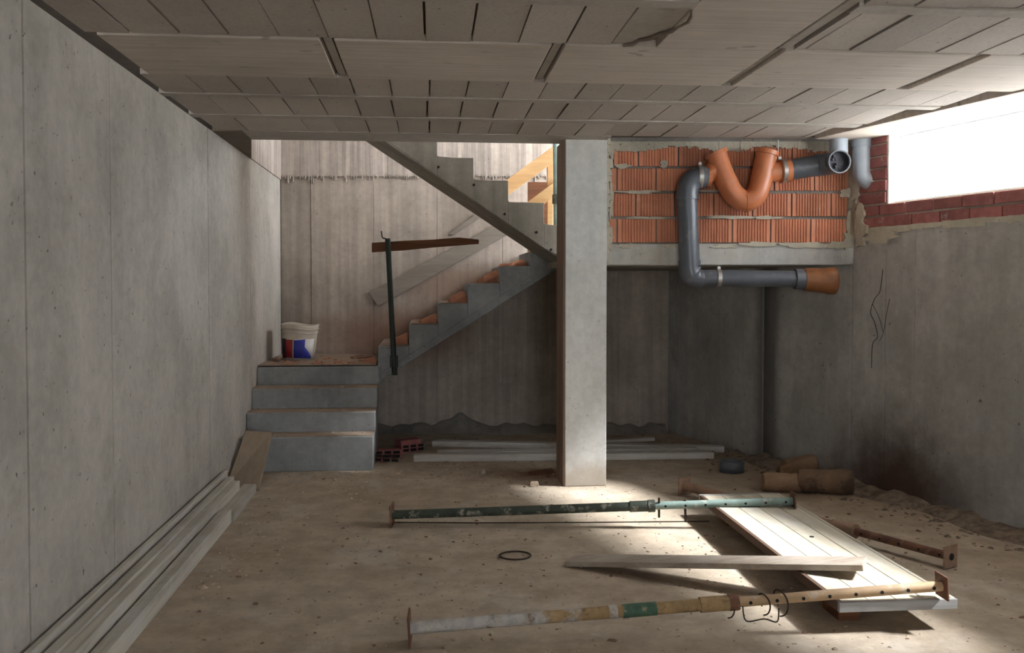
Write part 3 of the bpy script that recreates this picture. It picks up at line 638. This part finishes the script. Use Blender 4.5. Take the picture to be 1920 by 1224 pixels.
o = lump((.69, 8.25, SZ[4]+.002), .11, .12, .03, -.2, M['brickbat'], 'broken_brick', 13, .3); tag(o, 'flat orange brick flake beside the brick end at the top tread', 'brick')
o = lump(on_z(517, 678, .775)+Vector((0, .05, 0)), .06, .05, .045, .3, M['redstone'], 'brick_piece', 15); tag(o, 'small red brick piece beside the bucket on the landing edge', 'brick')
o = lump((-.62, 8.75, .774), .22, .12, .035, .2, M['redstone'], 'brick_piece', 18, .4); tag(o, 'flat dark brick rubble on the landing before the second flight', 'brick')
o = lump((-.52, 8.35, .774), .12, .4, .03, .1, M['brickbat'], 'brick_piece', 19, .8); tag(o, 'dusty brick fragment in the landing corner beside the guard post', 'brick')

# ------------------------------------------------------------------ drain pipes on the partition
def pp(x, y, d): return bpx(x, y, d)
D = .115
dr = thing('drain_pipe', 'grey drain pipe with orange trap fixed across the hollow brick wall', 'pipe', bpx(1400, 330, D))
# grey riser: from the trap branch, elbow, down the wall, elbow, along under the beam
R1 = .074
elb = fillet([pp(1326, 332, D), pp(1289, 330, D), pp(1288, 372, D)], .13, 10)
MB().tube(elb, R1+.004, 24).build('elbow', M['grey_pvc'], dr)
MB().tube([pp(1288, 366, D), pp(1288, 374, D)], R1+.009, 24).build('socket_ring', M['grey_pvc'], dr)
MB().tube([pp(1288, 372, D), pp(1293, 500, D)], R1, 24).build('pipe', M['grey_pvc'], dr)
MB().tube([pp(1292.6, 488, D), pp(1293, 502, D)], R1+.006, 24).build('socket_ring', M['grey_pvc'], dr)
elb = fillet([pp(1293, 498, D), pp(1293, 522, D), pp(1318, 522, D)], .09, 10)
MB().tube(elb, [R1+.006]*(len(elb)-6)+[R1, R1-.004, R1-.008, R1-.01, R1-.012, R1-.014], 24).build('elbow', M['grey_pvc'], dr)
MB().tube([pp(1312, 521, D), pp(1512, 523, D)], .058, 24).build('pipe', M['grey_pvc'], dr)
MB().tube([pp(1490, 523, D), pp(1512, 523.5, D)], .074, 24).build('socket_ring', M['grey_pvc'], dr)
MB().tube([pp(1507, 524, D), pp(1512, 524, D), pp(1548, 526, D+.01), pp(1552, 526, D+.01), pp(1564, 526.5, D+.01), pp(1566, 526.5, D+.01)], [.080, .084, .090, .098, .098, .092], 28).build('coupling', M['rust_pvc'], dr)
def clamp(p, q, r, bolt_dir):
    p = Vector(p); q = Vector(q); c_ = MB().tube([p, q], r, 24).build('clamp', M['steel'], dr)
    m = (p+q)/2 + Vector(bolt_dir)*(r+.008); MB().tube([m-BN*.012, m+BN*.016], .012, 10).build('bolt', M['steel'], c_)
clamp(pp(1308, 331, D), pp(1316, 331, D), R1+.009, (0, 0, 1)); clamp(pp(1344, 521, D), pp(1351, 521, D), .064, (0, 0, 1))
MB().tube([pp(1318, 332, D), pp(1333, 332, D)], R1-.008, 24).build('branch', M['orange_pvc'], dr)
# orange U trap
trap = smooth_path([pp(1343, 288, D+.005), pp(1350, 312, D+.005), pp(1362, 340, D+.01), pp(1376, 364, D+.012), pp(1397, 377, D+.012), pp(1417, 366, D+.012), pp(1427, 338, D+.01), pp(1434, 304, D+.005), pp(1438, 285, D+.005)], 6)
MB().tube(trap, R1+.002, 26).build('trap', M['orange_pvc'], dr)
for a_, b_ in ((pp(1341, 285, D+.005), pp(1344, 292, D+.005)), (pp(1439, 282, D+.005), pp(1437, 290, D+.005))):
    MB().tube([a_, b_], R1+.011, 24).build('inspection_cap', M['orange_pvc'], dr)
MB().tube([trap[24]-(trap[25]-trap[24])*.05, trap[24]+(trap[25]-trap[24])*.2], R1+.005, 24).build('seam', M['orange_pvc'], dr)
MB().tube([pp(1322, 331, D), pp(1340, 318, D), pp(1350, 314, D+.005)], [R1-.012, R1-.008, R1-.004], 22).build('branch', M['orange_pvc'], dr)
MB().tube([pp(1432, 325, D), pp(1466, 321, D)], R1-.004, 24).build('branch', M['orange_pvc'], dr)
MB().tube([pp(1463, 321, D), pp(1482, 319, D)], R1+.007, 24).build('coupling', M['orange_pvc'], dr)
clamp(pp(1465, 321, D), pp(1472, 320.5, D), R1+.014, (-.3, 0, .95))
e0 = pp(1478, 319, D); e1 = pp(1540, 309, D+.05); mouth = pp(1574, 303, D+.20)
MB().tube([e0, e1], R1, 24, caps=False).build('pipe', M['grey_pvc'], dr)
path = smooth_path([e1-(e1-e0)*.15, e1, pp(1562, 306, D+.11), mouth], 5)
MB().tube(path, R1+.004, 26, caps=False).build('elbow', M['grey_pvc'], dr)
t = (path[-1]-path[-2]).normalized()
MB().pipe(mouth-t*.05, mouth+t*.006, R1+.007, R1-.001, 28).build('socket_ring', M['grey_pvc'], dr)
MB().tube([mouth-t*.06, mouth-t*.045], R1-.0005, 24).build('inner_wall', M['inside'], dr)
for k in range(6):
    th = random.uniform(0, 6.28); r = random.uniform(.01, .05); u_ = t.cross(Vector((0, 0, 1))).normalized()
    cpt = mouth - t*.03 + u_*(r*math.cos(th)) + Vector((0, 0, 1))*(r*math.sin(th)); MB().tube([cpt-t*.016, cpt+t*.012*random.random()], .009, 6).build('dirt_lump', M['inside'], dr)
a_ = pp(1572, 300, D+.06); top = Vector((a_.x, a_.y, 2.49)); MB().tube([a_-Vector((0, 0, .0)), top], .064, 22).build('riser', M['pale_pvc'], dr)
hr = pp(1459, 300, D); MB().tube([hr, Vector((hr.x, hr.y, 2.495))], .004, 8).build('hanger_rod', M['steel'], dr)
# downpipe in the corner
a_ = bpx(1616, 300, .16); dp_ = thing('downpipe', 'pale grey downpipe by the window jamb bending into the wall', 'pipe', a_)
low = bpx(1616, 336, .16); low2 = on_plane(1640, 345, rw(0, .02, 0), RN) + RN*.1
path = fillet([Vector((a_.x, a_.y, 2.49)), Vector((a_.x, a_.y, low.z)), low2], .07, 10)
MB().tube(path, .064, 24).build('pipe', M['pale_pvc'], dp_)
MB().tube([Vector((a_.x, a_.y, 2.44)), Vector((a_.x, a_.y, 2.49))], .071, 24).build('socket_ring', M['pale_pvc'], dp_)

# ------------------------------------------------------------------ planks along the left wall
for i, (u0, u1, z0, z1, v0, v1, lab) in enumerate(((UL+.02, UL+.048, 0.0, .155, 1.6, 6.62, 'narrow plank on edge against the left wall, innermost of the row'),
        (UL+.072, UL+.120, 0, .135, 1.4, 6.50, 'white washed plank second from the left wall in the floor row'),
        (UL+.123, UL+.176, 0, .122, 1.5, 6.42, 'worn plank third from the left wall in the floor row'),
        (UL+.198, UL+.262, 0, .085, 1.2, 5.75, 'low outer plank of the left wall row, ending short of the leaning board'),
        (UL+.172, UL+.262, 0, .06, 5.78, 6.60, 'short plank end lying under the foot of the leaning tan board'))):
    mb = MB(); mb.beam(((u0+u1)/2, v0, (z0+z1)/2), ((u0+u1)/2-.004*i, v1, (z0+z1)/2), u1-u0, z1-z0)
    o = mb.build('plank', M['plank_v'], None, .004); tag(o, lab, 'plank', 'planks along the left wall')
# board leaning on first step
a0 = on_z(425, 917); a1 = on_z(486, 921); b0 = on_y(462, 811, 7.295); b1 = on_y(511, 814, 7.295)
nn = (a1-a0).cross(b0-a0).normalized(); nn = nn if nn.z > 0 else -nn
o = MB().prism([a0, a1, b1, b0], nn*.022).build('leaning_board', M['lean'], None, .003); tag(o, 'short tan board leaning on the lowest stair step', 'board')

# ------------------------------------------------------------------ planks and bricks under the stairs
for (x0, y0, x1, y1, z, wd, h, lab) in ((812, 829, 1357, 839, .035, .10, .05, 'long pale plank farthest under the stairs, nearest the back wall'),
        (820, 848, 1305, 840, .04, .13, .05, 'middle pale plank of the pile behind the column'),
        (776, 858, 1336, 852, .03, .10, .055, 'front white plank of the pile under the stairs'),
        (1020, 834, 1225, 822, .02, .07, .03, 'thin grey batten behind the plank pile near the dark corner')):
    a = on_z(x0, y0, z); b = on_z(x1, y1, z)
    o = MB().beam((a.x, a.y, h/2+.002), (b.x, b.y, h/2+.002), wd, h).build('plank', M['plank_far'], None, .004); tag(o, lab, 'plank', 'planks under the stairs')
def hollow_brick(p, rz, lab, L=.24, Wd=.11, H=.075):
    t_ = thing('hollow_brick', lab, 'brick', p); R_ = Matrix.Translation(p) @ Matrix.Rotation(rz, 4, 'Z')
    MB().box((-L/2, -Wd/2, 0), (L/2, Wd/2, H), R_).build('body', M['red'], t_, .004)
    for k in range(3):
        for j in range(2): MB().box((-L/2+.02+k*.073, -Wd/2-.002, .012+j*.032), (-L/2+.075+k*.073, -Wd/2+.003, .034+j*.032), R_).build('hole', M['hole'], t_)
hollow_brick(on_z(727, 858), .05, 'dark red hollow brick lying flat beside the stair base')
hollow_brick(on_z(765, 848)+Vector((0, .05, 0)), .5, 'red hollow brick lying askew behind the flat one under the stairs', .2, .12, .11)
hollow_brick(on_z(715, 866)+Vector((0, .02, 0)), -.3, 'half red brick at the corner of the lowest step', .12, .1, .035)
o = lump(on_z(1015, 889)+Vector((0, .02, 0)), .22, .09, .035, .1, M['rust'], 'wood_offcut', 31, .5); tag(o, 'small rusty brown offcut lying in the wet stain by the column', 'offcut')
o = lump(on_z(1000, 911), .07, .06, .04, .1, M['stone'], 'mortar_lump', 33); tag(o, 'white mortar lump on the floor beside the column foot', 'stone')
o = lump(on_z(903, 888), .06, .05, .035, .6, M['whitish'], 'mortar_lump', 34); tag(o, 'pale mortar lump in front of the planks under the stairs', 'stone')

# ------------------------------------------------------------------ formwork panel, plank, props on the floor
PZ0, PZ1 = .097, .137
def px_uv(u, v, z): return Vector((u, v, z))
pa = thing('formwork_panel', 'pale wooden formwork panel lying raised on a rusty prop in the light', 'panel', (1.97, 4.7, PZ0))
u0, u1, v0, v1 = 1.70, 2.215, 3.66, 5.66
for i in range(4):
    a = u0+.02+(u1-u0-.04)*i/4; b = u0+.02+(u1-u0-.04)*(i+1)/4
    MB().box((a+.0012, v0+.022, PZ0), (b-.0012, v1-.022, PZ1-random.uniform(0, .002))).build('board', M['panel'], pa, .002)
MB().box((u0, v0, PZ0-.002), (u1, v0+.02, PZ1)).build('edge_rail', M['paneledge'], pa, .002); MB().box((u0, v1-.02, PZ0-.002), (u1, v1, PZ1)).build('edge_rail', M['paneledge'], pa, .002)
MB().box((u0, v0+.02, PZ0-.002), (u0+.018, v1-.02, PZ1)).build('edge_rail', M['paneldark'], pa, .002); MB().box((u1-.018, v0+.02, PZ0-.002), (u1, v1-.02, PZ1)).build('edge_rail', M['panel'], pa, .002)
a = on_z(1522, 1006, PZ1); MB().tube([a+Vector((0, 0, -.004)), a+Vector((0, 0, .002))], .012, 10).build('nail_hole', M['hole'], pa)
for (x, y, sx, sy) in ((1.82, 3.9, .1, .16), (1.95, 5.45, .3, .09)):
    o = MB().box((x-sx/2, y-sy/2, 0), (x+sx/2, y+sy/2, PZ0-.003)).build('timber_chock', M['brownwood'], None, .004); tag(o, 'dark timber chock under the %s of the formwork panel' % ('near end' if y < 4.5 else 'far end'), 'chock')
# plank across the panel
a = on_z(1063, 1056, .014); b = on_z(1619, 1054, .215)
dd = (b-a).normalized(); side = Vector((-dd.y, dd.x, 0)).normalized()
a2 = a + side*.06; b2 = b + side*.06; k_ = (u0-a2.x)/(b2.x-a2.x); b2.z = a2.z + (PZ1+.0155-a2.z)/k_
o = MB().beam(a2, b2, .15, .028).build('plank', M['plank_u'], None, .003); tag(o, 'grey plank on the floor with one end resting on the formwork panel', 'plank')

def prop_(name_label, A, B, split, r_out, r_in, m_out, m_in, m_plate, handle='bar', bands=(), plates=(.13, .13), holes=True):
    A = Vector(A); B = Vector(B); t_ = thing('scaffold_prop', name_label, 'prop', (A.x, A.y, A.z)); d = (B-A).normalized(); C_ = A.lerp(B, split)
    side = d.cross(Vector((0, 0, 1))).normalized(); upv = side.cross(d)
    MB().tube([A, C_], r_out, 18).build('outer_tube', m_out, t_)
    inn = MB().tube([C_-d*.05, B], r_in, 18).build('inner_tube', m_in, t_)
    for P_, sz in ((A, plates[0]), (B, plates[1])):
        s_ = sz/2; vs_ = [P_ + side*(s_*i) + upv*(s_*j) for i, j in ((-1,-1),(1,-1),(1,1),(-1,1))]
        MB().prism([p - d*.004 for p in vs_], d*.008).build('end_plate', m_plate, t_, .002)
    if holes:
        L = (B-C_).length; n_ = max(3, int(L/.105)); face = (-side if side.y > 0 else side)
        for k in range(n_):
            p = C_ + d*(L*(k+.6)/n_) + face*(r_in-.004); MB().tube([p, p+face*.006], .0075, 8).build('hole', M['hole'], inn)
    MB().tube([C_-d*.14, C_-d*.02], r_out+.006, 16).build('threaded_collar', m_out, t_)
    for (f0, f1, mat) in bands:
        MB().tube([A.lerp(B, f0), A.lerp(B, f1)], r_out+.0025, 18).build('paint_band', mat, t_)
    return t_, C_, d, side, upv
A = on_z(735, 965, .066); A.z = .066; B = on_z(1487, 939, PZ1+.036); 
g, C_, d, side, upv = prop_('long green steel prop lying across the far end of the formwork panel', A, B, .655, .027, .0235, M['green'], M['palegreen'], M['rust'], plates=(.13, .11))
nut = MB().tube([C_-d*.03, C_+d*.01], .038, 12).build('adjusting_nut', M['green'], g)
q = C_ + d*.035; MB().tube([q-upv*.075-side*.02, q+upv*.05+side*.02], .007, 8).build('pin', M['wire'], g); q = C_+d*.19
MB().tube([q-upv*.105, q+upv*.03], .0075, 8).build('pin', M['wire'], g)
A = on_z(768, 1177, .068); A.z = .068; B = on_z(1766, 1098, PZ1+.06)
g, C_, d, side, upv = prop_('ochre and white stained steel prop lying nearest, over the near end of the panel', A, B, .60, .0255, .0215, M['ochre'], M['ochre2'], M['rust'], bands=((.366, .382, M['whitish']), (.392, .455, M['greenband'])), plates=(.125, .10))
for k, (o1, r) in enumerate(((-.02, .05), (.13, .045), (.20, .055))):
    q = C_+d*o1; pts = [q + (side*math.cos(th)*.6 + upv*math.sin(th) + d*(.35*math.cos(th*1.3)))*r*(1 if k else .9) - upv*.018 for th in [x*.42-1.5 for x in range(13)]]
    MB().tube(smooth_path(pts, 3), .0032, 7).build('wire_loop', M['wire'], g)
q = C_+d*.03; MB().tube(smooth_path([q+side*.03-upv*.01, q+side*.07-upv*.055, q+side*.05+d*.08-upv*.06, q+side*.09+d*.12-upv*.06, q+side*.03+d*.15-upv*.03], 5), .003, 6).build('wire_loop', M['wire'], g)
nut = MB().tube([C_-d*.02, C_+d*.02], .034, 12).build('adjusting_nut', M['rust'], g)
A = on_z(1284, 911, .062); A.z = .062; B = on_z(1782, 1044, .06); B.z = .062
g, C_, d, side, upv = prop_('dusty rust brown steel prop lying beneath the formwork panel', A, B, .70, .03, .022, M['tanrust'], M['rust'], M['tanrust'], plates=(.12, .115))
MB().tube([C_-d*.03, C_+d*.02], .042, 12).build('adjusting_nut', M['tanrust'], g)
q = B + d*.006; MB().tube([q, q+d*.003], .018, 12).build('hole', M['hole'], g)

# wire hoop, pipe ring, rolls
cpt = on_z(966, 1041, .008); pts = [cpt+Vector((.083*math.cos(x*math.pi/24), .075*math.sin(x*math.pi/24), .0)) for x in range(48)]
o = MB().tube(pts, .0048, 8, closed=True).build('wire_hoop', M['wire'], None); tag(o, 'thin dark wire hoop lying flat in the middle of the floor', 'hoop')
cpt = on_z(1380, 889, 0)+Vector((.0, .10, 0)); cpt.z = 0
o = MB().pipe(cpt+Vector((0, 0, .001)), cpt+Vector((0, 0, .085)), .096, .086, 32).build('pipe_ring', M['grey_pvc'], None); tag(o, 'short dark grey pipe ring standing on the floor near the back corner', 'ring')
def roll(x0, y0, x1, y1, r, mat, lab, seed, bend=0):
    rr = random.Random(seed); a = on_z(x0, y0, r); b = on_z(x1, y1, r); a.z = b.z = r*.93
    m = 9; pts = [a.lerp(b, i/(m-1)) + Vector((0, rr.uniform(-.006, .006), 0)) for i in range(m)]; t_ = MB(); t_.tube(pts, [r*rr.uniform(.93, 1.04)*(.9 if i in (0, m-1) else 1) for i in range(m)], 20)
    o = t_.build('paper_roll', mat, None); tag(o, lab, 'roll', 'brown rolls by the right wall'); return o
roll(1430, 902, 1502, 904, .068, M['sackpale'], 'short tan roll lying on the floor nearer the pipe ring', 3)
roll(1496, 898, 1600, 903, .088, M['sack'], 'longer brown roll with a blackened underside against the scorched wall', 4)
o = lump(on_z(1492, 893, 0)+Vector((.05, .1, 0)), .3, .16, .17, -.2, M['sackpale'], 'crumpled_sack', 41, .7); tag(o, 'crumpled tan sack heap behind the two brown rolls', 'sack')
P = [on_z(x, y, .004) for x, y in ((740, 979), (900, 980), (1100, 979), (1330, 977))]
o = MB().tube(P, .0035, 6).build('cord', M['wire'], None); tag(o, 'thin dark cord lying along the floor beside the green prop', 'cord')

# ------------------------------------------------------------------ rubble
def scatter(n, region, size, mat, name, lab, seed, parent=None):
    rr = random.Random(seed); m = MB()
    k = 0
    while k < n:
        p = region(rr)
        if p is None: continue
        s_ = rr.uniform(*size)*(2.0 if rr.random() < .06 else 1); fl_ = rr.uniform(.3, .8); rot = rr.uniform(0, 6.28); el = rr.uniform(.6, 1.8)
        c0, s0 = math.cos(rot), math.sin(rot)
        base = [(-1,-.6,0),(.8,-.9,0),(1,.7,0),(-.6,1,0),(-.5,-.3,1),(.5,-.4,.9),(.3,.5,1)]
        vs_ = []
        for x, y, z in base:
            x *= s_*el*rr.uniform(.7, 1.2); y *= s_*rr.uniform(.7, 1.2); vs_.append(Vector((p[0]+x*c0-y*s0, p[1]+x*s0+y*c0, p[2]+z*s_*fl_)))
        m.add(vs_, [(3,2,1,0),(0,1,5,4),(1,2,6,5),(2,3,6),(3,0,4,6),(4,5,6)]); k += 1
    o = m.build(name, mat, parent); tag(o, lab, 'rubble', kind='stuff'); return o
def reg_floor(rr):
    u, v = rr.uniform(-1.1, 3.3), rr.uniform(3.2, 8.8)
    if u > uR(v)-.05 or (u < -.4 and v > 7.28) or (.96 < u < 1.3 and 6.55 < v < 6.95): return None
    return (u, v, 0)
scatter(3000, reg_floor, (.002, .0075), M['stone'], 'gravel', 'scattered pale grit and mortar crumbs over the dusty floor', 5)
scatter(420, reg_floor, (.003, .010), M['redstone'], 'brick_chips', 'scattered brown and red brick chips over the dusty floor', 6)
def reg_mid(rr):
    u, v = rr.gauss(.3, .8), rr.gauss(7.1, .45)
    if u > .95 or u < -.9 or (u < -.38 and v > 7.26) or v > 8.8 or v < 6.: return None
    return (u, v, 0)
scatter(300, reg_mid, (.004, .014), M['stone'], 'gravel', 'coarser mortar crumbs at the foot of the stairs', 8)
def reg_left(rr):
    v = rr.uniform(4.5, 7.2); u = -1.15+abs(rr.gauss(0, .16))
    return (u, v, 0)
scatter(160, reg_left, (.004, .013), M['stone'], 'gravel', 'grit along the planks by the left wall', 12)
def reg_right(rr):
    s_ = rr.uniform(1.2, 5.2); d_ = -abs(rr.gauss(0, .2))-.02; q = rw(s_, d_, 0); return (q.x, q.y, max(0, .03-abs(d_)*.2))
scatter(380, reg_right, (.005, .019), M['soil'], 'soil_clods', 'soil clods and crumbs along the foot of the right wall', 9)
sh = ridge(1.6, 5.6, 60, lambda a, d, z: rw(a, -d, z), lambda t: .045+.012*math.sin(t*50)+.01*math.sin(t*117), lambda t: .17+.05*math.sin(t*23), 'soil_bank', M['soil']); tag(sh, 'low bank of loose soil along the foot of the right wall', 'soil', kind='stuff')
def reg_land(rr):
    return (rr.uniform(-1.4, -.46), 8.06+abs(rr.gauss(0, .4)), .772)
def reg_land2(rr):
    p = reg_land(rr); return p if p[1] < 9.2 and not ((p[0]-bc.x)**2+(p[1]-bc.y)**2 < .03) else None
scatter(140, reg_land2, (.005, .014), M['brickbat'], 'brick_crumbs', 'orange brick crumbs strewn over the stair landing', 10)
def reg_steps(rr):
    i = rr.randrange(3); return (rr.uniform(-1.42, -.45), rr.uniform(LV[i]+.05, LV[i+1]-.02), LZ[i]+.004)
scatter(150, reg_steps, (.004, .010), M['stone'], 'step_crumbs', 'crumbs of mortar on the lowest three steps', 13)

# light portals in the modelled openings (guide sampling only)
portal('window_portal', rw(4.71, .16, 2.26), -RN, 3.4, .46)
portal('fill_opening_portal', (.75, -3.35, 1.05), (0, 1, 0), 1.3, 2.1)
portal('entrance_portal', (2.1, 7.0, 2.75), (-1, 0, 0), 5.0, 1.9)
